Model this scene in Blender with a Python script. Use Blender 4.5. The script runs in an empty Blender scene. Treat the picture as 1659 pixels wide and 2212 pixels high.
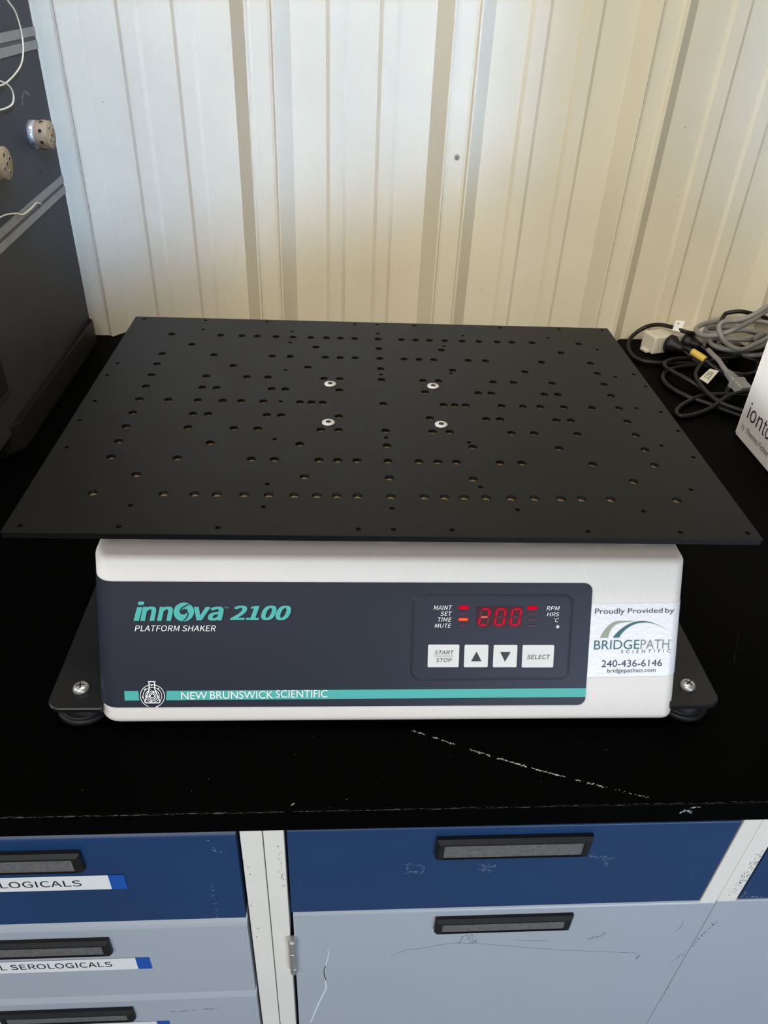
import bpy, bmesh, math, os, random
from mathutils import Vector, Matrix
from mathutils.geometry import tessellate_polygon

# ------------------------------------------------------------------ camera, light, exposure
sc = bpy.context.scene
COL = sc.collection
sc.view_settings.view_transform = 'Standard'
sc.view_settings.look = 'None'
sc.view_settings.gamma = 1.0
sc.view_settings.use_curve_mapping = False
sc.view_settings.exposure = 0.0

cam_d = bpy.data.cameras.new('camera')
cam_d.sensor_fit = 'HORIZONTAL'
cam_d.sensor_width = 36.0
cam_d.lens = 1622.245 / 1659.0 * 36.0
cam_d.clip_start = 0.02
cam = bpy.data.objects.new('camera', cam_d)
COL.objects.link(cam)
_r = Vector((0.9979196, -0.04971176, 0.04105147))
_u = Vector((-0.00469923, 0.5789655, 0.8153385))
_f = Vector((0.06429929, 0.81383518, -0.57752741))
_m = Matrix((( _r.x, _u.x, -_f.x, -0.047918), (_r.y, _u.y, -_f.y, -0.704215), (_r.z, _u.z, -_f.z, 0.538789), (0, 0, 0, 1)))
cam.matrix_world = _m
sc.camera = cam

world = bpy.data.worlds.new('world')
sc.world = world
world.use_nodes = True
world.node_tree.nodes['Background'].inputs[0].default_value = (1.0, 0.97, 0.92, 1)
world.node_tree.nodes['Background'].inputs[1].default_value = 0.14


def area(name, loc, target, sx, sy, power, color, spread=180):
    d = bpy.data.lights.new(name, 'AREA')
    d.shape = 'RECTANGLE'
    d.size = sx
    d.size_y = sy
    d.energy = power
    d.color = color
    d.spread = math.radians(spread)
    o = bpy.data.objects.new(name, d)
    COL.objects.link(o)
    o.location = loc
    o.rotation_euler = (Vector(target) - Vector(loc)).to_track_quat('-Z', 'Y').to_euler()
    return o


area('ceiling_lamp', (0.02, -0.20, 1.55), (0.02, 0.25, 0.2), 0.9, 0.30, 10.5, (1.0, 0.93, 0.80))
area('room_lamp', (-0.7, -2.0, 1.6), (0.0, -0.2, -0.1), 1.6, 0.7, 33, (1.0, 0.97, 0.93))
area('wall_fill', (0.50, -1.4, 1.50), (0.38, 0.62, 0.08), 1.25, 0.30, 0.42, (1.0, 0.92, 0.76), 16)  # added unseen fill that brightens the lower wall
area('carton_fill', (-1.6, -0.35, 1.0), (0.62, 0.16, 0.08), 0.5, 0.5, 1.9, (0.95, 0.97, 1.0), 34)  # fill light added out of view to lift the carton's left face
area('daylight_doorway', (1.1, -2.5, -0.3), (0.2, -0.3, -0.35), 1.4, 1.1, 31, (0.62, 0.78, 1.0))
area('daylight_beam', (0.95, -1.55, 1.92), (-0.20, 0.62, 0.490), 0.78, 0.54, 1.72, (0.31, 0.54, 1.0), 5)
area('daylight_beam_right', (0.82, -1.55, 1.92), (0.84, 0.62, 0.48), 0.46, 0.36, 0.45, (0.22, 0.50, 1.0), 10)

# ------------------------------------------------------------------ helpers
random.seed(4)


def lin(c):
    return tuple(((x / 255) / 12.92 if x / 255 <= 0.04045 else ((x / 255 + 0.055) / 1.055) ** 2.4) for x in c)


MATS = {}
try:        # the sans-serif that ships with Blender; its default font stands in if it is missing
    SANS = bpy.data.fonts.load(os.path.join(bpy.utils.resource_path('LOCAL'), 'datafiles', 'fonts', 'Noto Sans CJK Regular.woff2'))
except Exception:
    SANS = None



def mat(name, rgb, rough=0.5, metal=0.0, spec=0.5, noise=0.0, nscale=30.0, bump=0.0, bscale=300.0, emit=None, estr=1.0, coat=0.0):
    """Procedural paint, plastic or metal: base colour with a faint noise mottling and a noise bump."""
    m = bpy.data.materials.new(name)
    m.use_nodes = True
    nt = m.node_tree
    b = nt.nodes['Principled BSDF']
    c = lin(rgb)
    b.inputs['Base Color'].default_value = (*c, 1)
    b.inputs['Roughness'].default_value = rough
    b.inputs['Metallic'].default_value = metal
    b.inputs['Specular IOR Level'].default_value = spec
    if coat:
        b.inputs['Coat Weight'].default_value = coat
        b.inputs['Coat Roughness'].default_value = 0.08
    tc = nt.nodes.new('ShaderNodeTexCoord')
    if noise > 0:
        n = nt.nodes.new('ShaderNodeTexNoise')
        n.inputs['Scale'].default_value = nscale
        n.inputs['Detail'].default_value = 6
        nt.links.new(tc.outputs['Object'], n.inputs['Vector'])
        rp = nt.nodes.new('ShaderNodeValToRGB')
        rp.color_ramp.elements[0].position = 0.3
        rp.color_ramp.elements[1].position = 0.7
        rp.color_ramp.elements[0].color = (*[x * (1 - noise) for x in c], 1)
        rp.color_ramp.elements[1].color = (*[min(1, x * (1 + noise)) for x in c], 1)
        nt.links.new(n.outputs['Fac'], rp.inputs['Fac'])
        nt.links.new(rp.outputs['Color'], b.inputs['Base Color'])
    if bump > 0:
        n2 = nt.nodes.new('ShaderNodeTexNoise')
        n2.inputs['Scale'].default_value = bscale
        n2.inputs['Detail'].default_value = 3
        nt.links.new(tc.outputs['Object'], n2.inputs['Vector'])
        bp = nt.nodes.new('ShaderNodeBump')
        bp.inputs['Strength'].default_value = bump
        bp.inputs['Distance'].default_value = 0.001
        nt.links.new(n2.outputs['Fac'], bp.inputs['Height'])
        nt.links.new(bp.outputs['Normal'], b.inputs['Normal'])
    if emit:
        b.inputs['Emission Color'].default_value = (*lin(emit), 1)
        b.inputs['Emission Strength'].default_value = estr
    MATS[name] = m
    return m


mat('wall_paint', (209, 199, 172), 0.42, spec=0.4, noise=0.025, nscale=9, bump=0.05, bscale=120)
mat('floor_concrete', (120, 118, 112), 0.7, noise=0.12, nscale=6)
mat('bench_black', (2, 2, 2), 0.5, spec=0.02, noise=0.25, nscale=25)
mat('chip_white', (196, 194, 188), 0.8)
mat('chip_edge', (88, 85, 80), 0.7)
mat('frame_white', (238, 233, 222), 0.4, noise=0.03, nscale=14)
mat('carcass_dark', (22, 22, 24), 0.8)
mat('blue_paint', (17, 57, 101), 0.42, noise=0.06, nscale=10, bump=0.04, bscale=260)
mat('grey_paint', (174, 181, 189), 0.30, noise=0.02, nscale=8, bump=0.03, bscale=200)
mat('handle_black', (17, 17, 18), 0.5, spec=0.35)
mat('handle_dust', (98, 96, 95), 0.75, noise=0.22, nscale=220)
mat('label_white', (236, 236, 232), 0.5)
mat('label_blue', (14, 82, 172), 0.5)
mat('ink_black', (20, 20, 22), 0.6)
mat('dirt', (70, 62, 52), 0.9)
mat('scuff_pale', (104, 126, 158), 0.7)
mat('scuff_grey', (112, 118, 126), 0.7)
mat('scuff_white', (214, 222, 228), 0.7)
mat('steel', (198, 197, 194), 0.34, metal=0.75, noise=0.1, nscale=200)
mat('housing_white', (223, 219, 213), 0.45, noise=0.012, nscale=40, bump=0.28, bscale=900)
mat('panel_slate', (38, 41, 53), 0.42, spec=0.35, bump=0.03, bscale=1500)
mat('panel_line', (78, 84, 100), 0.4)
mat('panel_shade', (34, 37, 46), 0.5)
mat('teal', (74, 172, 164), 0.5)
mat('print_white', (238, 238, 236), 0.5)
mat('key_white', (214, 214, 210), 0.45)
mat('key_ink', (50, 52, 58), 0.6)
mat('display_dark', (58, 12, 22), 0.25)
mat('segment_off', (84, 16, 26), 0.4)
mat('segment_on', (30, 1, 4), 0.5, spec=0.0, emit=(244, 14, 50), estr=0.92)
mat('segment_hot', (30, 5, 5), 0.5, spec=0.0, emit=(252, 110, 96), estr=0.95)
mat('led_red', (30, 1, 4), 0.5, spec=0.0, emit=(226, 6, 36), estr=0.92)
mat('led_orange', (30, 10, 4), 0.5, spec=0.0, emit=(252, 122, 66), estr=0.95)
mat('led_off', (62, 24, 38), 0.4)
mat('plate_black', (20, 20, 23), 0.42, spec=0.4, bump=0.05, bscale=700)
mat('platform_black', (8, 8, 8), 0.46, spec=0.22, noise=0.10, nscale=60, bump=0.10, bscale=420)
mat('hole_wall', (66, 64, 60), 0.22, metal=0.9)
mat('hole_lit_crescent', (150, 124, 80), 0.4, metal=0.3)  # gold stands in for the lit housing top seen through the holes
mat('rubber', (14, 14, 15), 0.5, spec=0.4)
mat('sticker_white', (226, 227, 231), 0.16, spec=0.6, bump=0.35, bscale=260)
mat('sticker_green', (40, 92, 92), 0.3)
mat('sticker_sage', (142, 152, 130), 0.3)
mat('sticker_gray', (128, 136, 128), 0.3)
mat('sticker_ink', (44, 46, 62), 0.4)
mat('bolt_nickel', (186, 184, 180), 0.45, metal=0.3)
mat('socket_dark', (18, 17, 16), 0.6)
mat('machine_panel', (54, 54, 57), 0.55, spec=0.35, noise=0.05, nscale=12)
mat('machine_edge', (46, 48, 50), 0.5)
mat('machine_tray', (30, 28, 26), 0.42, spec=0.35)
mat('aluminium', (148, 147, 142), 0.45, metal=0.35, noise=0.08, nscale=60)
mat('slot_dark', (84, 84, 84), 0.5, metal=0.3)
mat('peek', (154, 133, 100), 0.5, noise=0.06, nscale=120)
mat('tube_cream', (226, 216, 190), 0.4)
mat('pale_print', (190, 192, 194), 0.6)
mat('carton_white', (228, 226, 224), 0.45, noise=0.02, nscale=20)
mat('carton_edge', (228, 222, 210), 0.6)
mat('cable_grey', (124, 121, 116), 0.5)
mat('cable_black', (17, 16, 16), 0.45, spec=0.35)
mat('strip_ivory', (206, 198, 178), 0.5, noise=0.03, nscale=40)
mat('tag_white', (226, 224, 216), 0.5)
mat('tag_ivory', (206, 199, 178), 0.5)
mat('tape_yellow', (212, 178, 74), 0.5)
mat('wallscrew_grey', (120, 116, 104), 0.5, metal=0.3)
mat('wallscrew_light', (168, 162, 144), 0.5, metal=0.2)


class MB:
    """Collects shapes and links them as one mesh object."""

    def __init__(self):
        self.v, self.f, self.mi, self.mats, self.sm = [], [], [], [], []

    def midx(self, m):
        if m not in self.mats:
            self.mats.append(m)
        return self.mats.index(m)

    def add(self, verts, faces, m, smooth=False, fn=None):
        o = len(self.v)
        self.v += [tuple(fn(p)) if fn else tuple(p) for p in verts]
        i = self.midx(m)
        for f in faces:
            self.f.append([o + k for k in f])
            self.mi.append(i)
            self.sm.append(smooth)

    def add_bm(self, bm, m, smooth=False, M=None):
        bm.verts.index_update()
        vs = [(M @ v.co if M else v.co.copy()) for v in bm.verts]
        self.add(vs, [[v.index for v in f.verts] for f in bm.faces], m, smooth)
        bm.free()

    def box(self, lo, hi, m, bev=0.0, seg=2, M=None):
        bm = bmesh.new()
        bmesh.ops.create_cube(bm, size=1)
        for v in bm.verts:
            v.co = Vector([lo[i] + (v.co[i] + 0.5) * (hi[i] - lo[i]) for i in range(3)])
        if bev:
            bmesh.ops.bevel(bm, geom=bm.edges[:], offset=bev, segments=seg, profile=0.5, affect='EDGES', clamp_overlap=True)
        self.add_bm(bm, m, False, M)

    def lathe(self, prof, m, n=32, M=None, smooth=True):
        """prof: list of (radius, z)."""
        vs, fs = [], []
        for r, z in prof:
            for k in range(n):
                a = 2 * math.pi * k / n
                vs.append(Vector((r * math.cos(a), r * math.sin(a), z)))
        for i in range(len(prof) - 1):
            for k in range(n):
                k2 = (k + 1) % n
                fs.append((i * n + k, i * n + k2, (i + 1) * n + k2, (i + 1) * n + k))
        fs.append([(len(prof) - 1) * n + k for k in range(n)])
        fs.append([n - 1 - k for k in range(n)])
        self.add([M @ v if M else v for v in vs], fs, m, smooth)

    def prism(self, poly, a, b, m, fn, smooth=False):
        """poly of (u, w) extruded from a to b; fn(u, w, h) gives the point."""
        n = len(poly)
        vs = [fn(u, w, a) for u, w in poly] + [fn(u, w, b) for u, w in poly]
        fs = [(k, (k + 1) % n, n + (k + 1) % n, n + k) for k in range(n)]
        fs += [list(range(n))[::-1], list(range(n, 2 * n))]
        self.add(vs, fs, m, smooth)

    def tube(self, pts, r, m, n=10, res=6, closed=False):
        P = smooth_path(pts, res, closed)
        N = len(P)
        vs, fs = [], []
        t0 = (P[1] - P[0]).normalized()
        ref = Vector((0, 0, 1)) if abs(t0.z) < 0.9 else Vector((1, 0, 0))
        nrm = (ref - t0 * ref.dot(t0)).normalized()
        for i in range(N):
            a = P[(i - 1) % N] if (closed or i > 0) else P[0]
            b = P[(i + 1) % N] if (closed or i < N - 1) else P[-1]
            t = (b - a).normalized()
            nrm = (nrm - t * nrm.dot(t)).normalized()
            bn = t.cross(nrm)
            rr = r[i * (len(r) - 1) // (N - 1)] if isinstance(r, (list, tuple)) else r
            for k in range(n):
                an = 2 * math.pi * k / n
                vs.append(P[i] + (nrm * math.cos(an) + bn * math.sin(an)) * rr)
        for i in range(N if closed else N - 1):
            j = (i + 1) % N
            for k in range(n):
                k2 = (k + 1) % n
                fs.append((i * n + k, i * n + k2, j * n + k2, j * n + k))
        if not closed:
            fs.append(list(range(n))[::-1])
            fs.append([(N - 1) * n + k for k in range(n)])
        self.add(vs, fs, m, True)

    def poly(self, pts, m, fn):
        """flat polygon of 2D points"""
        self.add(pts, [list(range(len(pts)))], m, False, lambda p: fn(p[0], p[1]))

    def ribbon(self, pts, w, m, fn, closed=False):
        n = len(pts)
        vs, fs = [], []
        for i in range(n):
            a = pts[(i - 1) % n] if (closed or i > 0) else pts[0]
            b = pts[(i + 1) % n] if (closed or i < n - 1) else pts[-1]
            dx, dy = b[0] - a[0], b[1] - a[1]
            l = math.hypot(dx, dy) or 1
            ww = (w[i] if isinstance(w, (list, tuple)) else w) / 2
            nx, ny = -dy / l * ww, dx / l * ww
            vs += [(pts[i][0] + nx, pts[i][1] + ny), (pts[i][0] - nx, pts[i][1] - ny)]
        for i in range(n if closed else n - 1):
            j = (i + 1) % n
            fs.append((2 * i, 2 * i + 1, 2 * j + 1, 2 * j))
        self.add(vs, fs, m, False, lambda p: fn(p[0], p[1]))

    def flakes(self, path, count, size, spread, m, fn, seed=1, stretch=1.0):
        """small irregular chips scattered along a path"""
        rg = random.Random(seed)
        seg = [math.hypot(path[i + 1][0] - path[i][0], path[i + 1][1] - path[i][1]) for i in range(len(path) - 1)]
        tot = sum(seg)
        for _ in range(count):
            d = rg.random() * tot
            i = 0
            while i < len(seg) - 1 and d > seg[i]:
                d -= seg[i]
                i += 1
            t = min(1, d / max(seg[i], 1e-9))
            x = path[i][0] + (path[i + 1][0] - path[i][0]) * t + rg.gauss(0, spread)
            y = path[i][1] + (path[i + 1][1] - path[i][1]) * t + rg.gauss(0, spread)
            s = size * (0.25 + rg.random() ** 2)
            th = math.atan2(path[i + 1][1] - path[i][1], path[i + 1][0] - path[i][0])
            q = []
            for k in range(5):
                a = 2 * math.pi * (k + rg.random() * 0.6) / 5
                u, w = s * stretch * math.cos(a), s * math.sin(a) * 0.6
                q.append((x + u * math.cos(th) - w * math.sin(th), y + u * math.sin(th) + w * math.cos(th)))
            self.poly(q, m, fn)

    def text(self, body, s0, s1, t0, t1, m, fn, shear=0.0, bold=0.0, spacing=1.0, sans=True, fat=None):
        """lettering fitted into a rectangle of (s, t), mapped by fn(s, t)"""
        cu = bpy.data.curves.new('lettering', 'FONT')
        cu.body = body
        cu.size = 1.0
        if sans and SANS:
            cu.font = SANS
        cu.shear = shear
        cu.offset = bold
        cu.space_character = spacing
        cu.resolution_u = 4
        ob = bpy.data.objects.new('lettering', cu)
        COL.objects.link(ob)
        dg = bpy.context.evaluated_depsgraph_get()
        dg.update()
        c2 = ob.to_curve(dg)
        loops = []
        for sp in c2.splines:
            lp = []
            if sp.type == 'BEZIER':
                B = sp.bezier_points
                for i in range(len(B)):
                    p0, p1, p2, p3 = B[i].co, B[i].handle_right, B[(i + 1) % len(B)].handle_left, B[(i + 1) % len(B)].co
                    straight = (p1 - p0).cross(p3 - p0).length < 1e-6 and (p2 - p0).cross(p3 - p0).length < 1e-6
                    n_ = 1 if straight else 5
                    for k in range(n_):
                        t = k / n_
                        q = p0 * (1 - t) ** 3 + p1 * (3 * t * (1 - t) ** 2) + p2 * (3 * t * t * (1 - t)) + p3 * t ** 3
                        lp.append((q.x, q.y))
            else:
                lp = [(p.co.x, p.co.y) for p in sp.points]
            ded = [p for i, p in enumerate(lp) if math.dist(p, lp[i - 1]) > 1e-6]
            if len(ded) > 2:
                loops.append(ded)
        ob.to_curve_clear()
        bpy.data.objects.remove(ob)
        bpy.data.curves.remove(cu)
        sa = lambda L: sum(L[i - 1][0] * L[i][1] - L[i][0] * L[i - 1][1] for i in range(len(L))) / 2

        def inside(p, L):
            r = False
            for i in range(len(L)):
                (xa, ya), (xb, yb) = L[i - 1], L[i]
                if (ya > p[1]) != (yb > p[1]) and p[0] < (xb - xa) * (p[1] - ya) / (yb - ya) + xa:
                    r = not r
            return r
        sign = math.copysign(1, sa(max(loops, key=lambda L: abs(sa(L)))))
        outer = [[L] for L in loops if sa(L) * sign > 0]
        for L in loops:
            if sa(L) * sign <= 0:
                own = [o_ for o_ in outer if inside(L[0], o_[0])]
                if own:
                    min(own, key=lambda o_: abs(sa(o_[0]))).append(L)
        allp = [p for L in loops for p in L]
        x0, x1 = min(p[0] for p in allp), max(p[0] for p in allp)
        y0, y1 = min(p[1] for p in allp), max(p[1] for p in allp)
        copies = [(0, 0)]
        if fat:      # heavy weight: the same letters laid over themselves with small shifts
            fx, fy = fat
            s0, s1, t0, t1 = s0 + fx, s1 - fx, t0 + fy, t1 - fy
            copies = [(-fx + 2 * fx * (k % 7) / 6, -fy if k < 7 else fy) for k in range(14)]
        layer = 0
        for dx, dy in copies:
            for k, grp in enumerate(outer):
                tris = tessellate_polygon([[Vector((x, y, 0)) for x, y in L] for L in grp])
                pts = [p for L in grp for p in L]
                lift = (layer + (k % 3)) * 8e-6
                vs = []
                for p in pts:
                    a_, b_ = dx + s0 + (p[0] - x0) / (x1 - x0) * (s1 - s0), dy + t0 + (p[1] - y0) / (y1 - y0) * (t1 - t0)
                    P0 = Vector(fn(a_, b_))
                    if lift:
                        e_ = 1e-4
                        P0 = P0 + (Vector(fn(a_ + e_, b_)) - P0).cross(Vector(fn(a_, b_ + e_)) - P0).normalized() * lift
                    vs.append(P0)
                self.add(vs, [tuple(t) for t in tris], m)
            layer += 3 if not fat else 1

    def build(self, name, parent=None, org=(0, 0, 0), rotz=0.0):
        """org: the point of the collected coordinates that becomes the object's own origin"""
        me = bpy.data.meshes.new(name)
        o3 = Vector(org)
        me.from_pydata([tuple(Vector(p) - o3) for p in self.v], [], self.f)
        for k in self.mats:
            me.materials.append(MATS[k])
        me.polygons.foreach_set('material_index', self.mi)
        me.polygons.foreach_set('use_smooth', self.sm)
        me.validate()
        me.update()
        ob = bpy.data.objects.new(name, me)
        COL.objects.link(ob)
        if parent:
            ob.parent = parent
        else:
            ob.location = o3
            ob.rotation_euler = (0, 0, rotz)
        return ob


def smooth_path(pts, res, closed=False):
    P = [Vector(p) for p in pts]
    n = len(P)
    if n < 3 or res <= 1:
        return P
    out = []
    for i in range(n if closed else n - 1):
        g = lambda k: P[k % n] if closed else P[max(0, min(n - 1, k))]
        p0, p1, p2, p3 = g(i - 1), g(i), g(i + 1), g(i + 2)
        for k in range(res):
            t = k / res
            out.append(0.5 * ((2 * p1) + (p2 - p0) * t + (2 * p0 - 5 * p1 + 4 * p2 - p3) * t * t + (3 * p1 - p0 - 3 * p2 + p3) * t ** 3))
    if not closed:
        out.append(P[-1])
    return out


def tag(o, label, cat, group=None, kind=None):
    o['label'] = label
    o['category'] = cat
    if group:
        o['group'] = group
    if kind:
        o['kind'] = kind
    return o


def thing(name, loc, label, cat, rotz=0.0, group=None):
    o = bpy.data.objects.new(name, None)
    o.empty_display_size = 0.05
    COL.objects.link(o)
    o.location = loc
    o.rotation_euler = (0, 0, rotz)
    return tag(o, label, cat, group)


def rrect(x0, y0, x1, y1, r, n=5):
    out = []
    for cx, cy, a0 in ((x1 - r, y1 - r, 0), (x0 + r, y1 - r, 90), (x0 + r, y0 + r, 180), (x1 - r, y0 + r, 270)):
        for k in range(n + 1):
            a = math.radians(a0 + 90 * k / n)
            out.append((cx + r * math.cos(a), cy + r * math.sin(a)))
    return out


def ellipse(cx, cy, rx, ry, n=32, rot=0.0, a0=0.0, a1=360.0):
    out = []
    full = abs(a1 - a0) >= 360
    for k in range(n if full else n + 1):
        a = math.radians(a0 + (a1 - a0) * k / n)
        u, w = rx * math.cos(a), ry * math.sin(a)
        c, s = math.cos(rot), math.sin(rot)
        out.append((cx + u * c - w * s, cy + u * s + w * c))
    return out


# ------------------------------------------------------------------ setting: ribbed metal wall, floor
WSLOPE = math.tan(0.010008)


def wall_profile(x0, x1):
    """(x, protrusion) along the sheet, major ribs every 0.3048 m with two small ones between."""
    rib = [(-.0437, 0), (-.0228, .024), (-.0212, .0262), (-.0185, .0262), (-.0160, .0225), (-.0118, .0210), (.0118, .0210), (.0160, .0225), (.0185, .0262), (.0212, .0262), (.0228, .024), (.0437, 0)]
    small = [(-.0165, 0), (-.0105, .0045), (.0105, .0045), (.0165, 0)]
    pts = []
    k = -8
    while True:
        c = -0.162 + 0.3048 * k
        if c > x1 + 0.4:
            break
        pts += [(c + a, b) for a, b in rib]
        pts += [(c + 0.1127 + a, b) for a, b in small] + [(c + 0.1921 + a, b) for a, b in small]
        k += 1
    return [p for p in pts if x0 <= p[0] <= x1]


prof = wall_profile(-1.7, 1.7)
wy = lambda x, d: 0.6244 + WSLOPE * x - d
w = MB()
vs, fs = [], []
for x, d in prof:
    vs += [(x, wy(x, d), -0.9), (x, wy(x, d), 2.4)]
n = len(prof)
for i in range(n - 1):
    fs.append((2 * i, 2 * i + 2, 2 * i + 3, 2 * i + 1))
w.add(vs, fs, 'wall_paint')
o = n * 2
vb = [(prof[0][0], 0.70, -0.9), (prof[-1][0], 0.70, -0.9), (prof[-1][0], 0.70, 2.4), (prof[0][0], 0.70, 2.4)]
w.add(vb, [(1, 0, 3, 2)], 'wall_paint')
rg = random.Random(8)
spk = lambda x, z: (x, wy(x, 0.0003), z)
for k in range(26):      # small specks of dirt on the flats between the ribs
    kk = rg.randint(-2, 2)
    x = -0.162 + 0.3048 * kk + rg.uniform(0.055, 0.09)
    w.flakes([(x, rg.uniform(0.05, 0.6)), (x + .001, rg.uniform(0.05, 0.6))], 1, 0.0013, 0.002, 'wallscrew_grey', spk, k)
wall = w.build('wall_back')
tag(wall, 'ivory ribbed sheet metal wall behind the black worktop', 'wall', kind='structure')

f = MB()
f.box((-2.2, -2.6, -0.95), (2.2, 0.72, -0.90), 'floor_concrete')
tag(f.build('floor'), 'grey concrete floor under the cabinets', 'floor', kind='structure')

s = MB()
Ms = Matrix.Translation((0.1445, wy(0.1458, 0.0212), 0.3115)) @ Matrix.Rotation(math.radians(90), 4, 'X')
s.lathe([(.0028, 0), (.0028, .0026), (.0022, .0032)], 'wallscrew_grey', 6, Ms, False)
s.lathe([(.0046, 0), (.0046, .0007), (.0040, .0010)], 'wallscrew_light', 24, Ms)
tag(s.build('wall_screw', org=(0.1445, wy(0.1458, 0.0212), 0.3115)), 'small grey hex screw in the middle of a wall rib', 'screw')

# ------------------------------------------------------------------ worktop
YF = -0.3538
wt = MB()
back = [(x, wy(x, d) - 0.0006) for x, d in prof if -1.15 <= x <= 1.15]
outline = [(-1.15, YF), (1.15, YF)] + [(1.15, wy(1.15, 0.027))] + back[::-1] + [(-1.15, wy(-1.15, 0.027))]
flat = lambda x, y: (x, y, 0.0002)
bm = bmesh.new()
bv = [bm.verts.new((x, y, 0.0)) for x, y in outline]
bm.faces.new(bv)
geo = bmesh.ops.extrude_face_region(bm, geom=bm.faces[:])
bmesh.ops.translate(bm, verts=[e for e in geo['geom'] if isinstance(e, bmesh.types.BMVert)], vec=(0, 0, -0.0282))
bm.normal_update()
bmesh.ops.recalc_face_normals(bm, faces=bm.faces[:])
fe = [e for e in bm.edges if all(abs(v.co.y - YF) < 1e-6 for v in e.verts) and abs(e.verts[0].co.x - e.verts[1].co.x) > 1]
bmesh.ops.bevel(bm, geom=fe, offset=0.0016, segments=2, profile=0.5, affect='EDGES')
wt.add_bm(bm, 'bench_black')
scr = [(0.0202, -0.2779), (0.0672, -0.2954), (0.1052, -0.3094), (0.1632, -0.3333), (0.2095, -0.3483)]
for a, b, cnt in ((0.0, 0.06, 30), (0.09, 0.19, 46), (0.26, 0.34, 42), (0.36, 0.50, 80), (0.52, 0.66, 70), (0.70, 0.84, 40), (0.86, 1.0, 22)):
    L = lambda t: (0.0202 + 0.1893 * t, -0.2779 - 0.0704 * t - 0.004 * math.sin(3 * t))
    wt.flakes([L(a), L((a + b) / 2), L(b)], cnt, 0.00058, 0.00045, 'chip_white', flat, int(a * 100), 1.6)
wt.flakes([(-0.0815, -0.3487), (-0.0801, -0.3475)], 3, 0.0012, 0.0001, 'tag_ivory', flat, 3, 1.6)
wt.flakes([(-0.0380, -0.3449), (-0.0378, -0.3448)], 1, 0.0014, 0.0, 'tag_ivory', flat, 4)
wt.flakes([(-0.35, -0.31), (0.45, -0.31)], 70, 0.00045, 0.025, 'chip_edge', flat, 5)
wt.flakes([(0.3716, -0.1579), (0.3460, -0.2042)], 60, 0.0002, 0.0002, 'chip_edge', flat, 6, 4)
wt.flakes([(0.30, -0.29), (0.55, 0.2)], 30, 0.0005, 0.05, 'chip_edge', flat, 7)
front = lambda x, z: (x, YF - 0.0002, z)
wt.flakes([(-0.6, -0.0012), (0.6, -0.0012)], 900, 0.0011, 0.0003, 'chip_edge', front, 9, 5)
wt.flakes([(0.05, -0.0012), (0.6, -0.0012)], 700, 0.0011, 0.0003, 'chip_edge', front, 19, 5)
wt.flakes([(0.238, -0.0145), (0.2425, -0.0118), (0.2480, -0.0125)], 26, 0.0008, 0.0009, 'chip_white', front, 10, 1.4)
wt.flakes([(0.2445, -0.0075), (0.2520, -0.0068)], 12, 0.0008, 0.0005, 'chip_white', front, 11, 1.4)
tag(wt.build('worktop', org=(0, 0.1, -0.0282)), 'long black laboratory worktop with a pale diagonal scratch', 'worktop')

# ------------------------------------------------------------------ cabinets under the worktop
YC = -0.350
onf = lambda x, z: (x, YC - 0.00062, z)
ond = lambda x, z: (x, YC - 0.00015, z)


def handle(par, x0, x1, z0, z1, org):
    h = MB()
    y0, y1 = YC - 0.0002, YC - 0.0065
    xi0, xi1, zi0, zi1 = x0 + .0065, x1 - .0065, z0 + .0018, z1 - .0054
    O = [(x0, z0), (x1, z0), (x1, z1), (x0, z1)]
    O2 = [(x0 + .0022, z0 + .0015), (x1 - .0022, z0 + .0015), (x1 - .0022, z1 - .003), (x0 + .0022, z1 - .003)]
    I = [(xi0, zi0), (xi1, zi0), (xi1, zi1), (xi0, zi1)]
    vs = [(x, y0, z) for x, z in O] + [(x, y1 + .003, z) for x, z in O] + [(x, y1, z) for x, z in O2] + [(x, y1, z) for x, z in I]
    fl = [(xi0, y0 - .0044, zi0), (xi1, y0 - .0044, zi0), (xi1, y0 - .0034, zi1), (xi0, y0 - .0034, zi1)]
    vs += fl
    fs = []
    for ring in range(4):
        for k in range(4):
            k2 = (k + 1) % 4
            fs.append((ring * 4 + k, ring * 4 + k2, ring * 4 + 4 + k2, ring * 4 + 4 + k))
    h.add(vs, fs, 'handle_black')
    h.add([(x, y - .0002, z) for x, y, z in fl], [(0, 1, 2, 3)], 'handle_dust')
    return h.build('handle', par, org)


def front_panel(name, par, x0, x1, z0, z1, m, lip, org, depth=0.016, y=YC, marks=None):
    """drawer or door front: a folded sheet front with a chamfered or rounded top lip"""
    d = MB()
    pr = [(y + depth, z0), (y + .0012, z0), (y, z0 + .0012)]
    if lip > .006:
        pr += [(y, z1 - lip - .0015)] + [(y + .0055 * (1 - math.cos(math.radians(a))), z1 - lip - .0015 + .0055 * math.sin(math.radians(a))) for a in (8, 16, 24, 32, 40, 48)]
        pr += [(y + lip * 0.85 + .001, z1 - .001), (y + lip * 0.85 + .003, z1)]
    else:
        for k in range(6):
            a = math.radians(90 * k / 5)
            pr.append((y + lip * (1 - math.cos(a)), z1 - lip + lip * math.sin(a)))
    pr.append((y + depth, z1))
    d.prism(pr, x0, x1, m, lambda a, b, h: (h, a, b))
    if marks:
        marks(d)
    return d.build(name, par, org)


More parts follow.
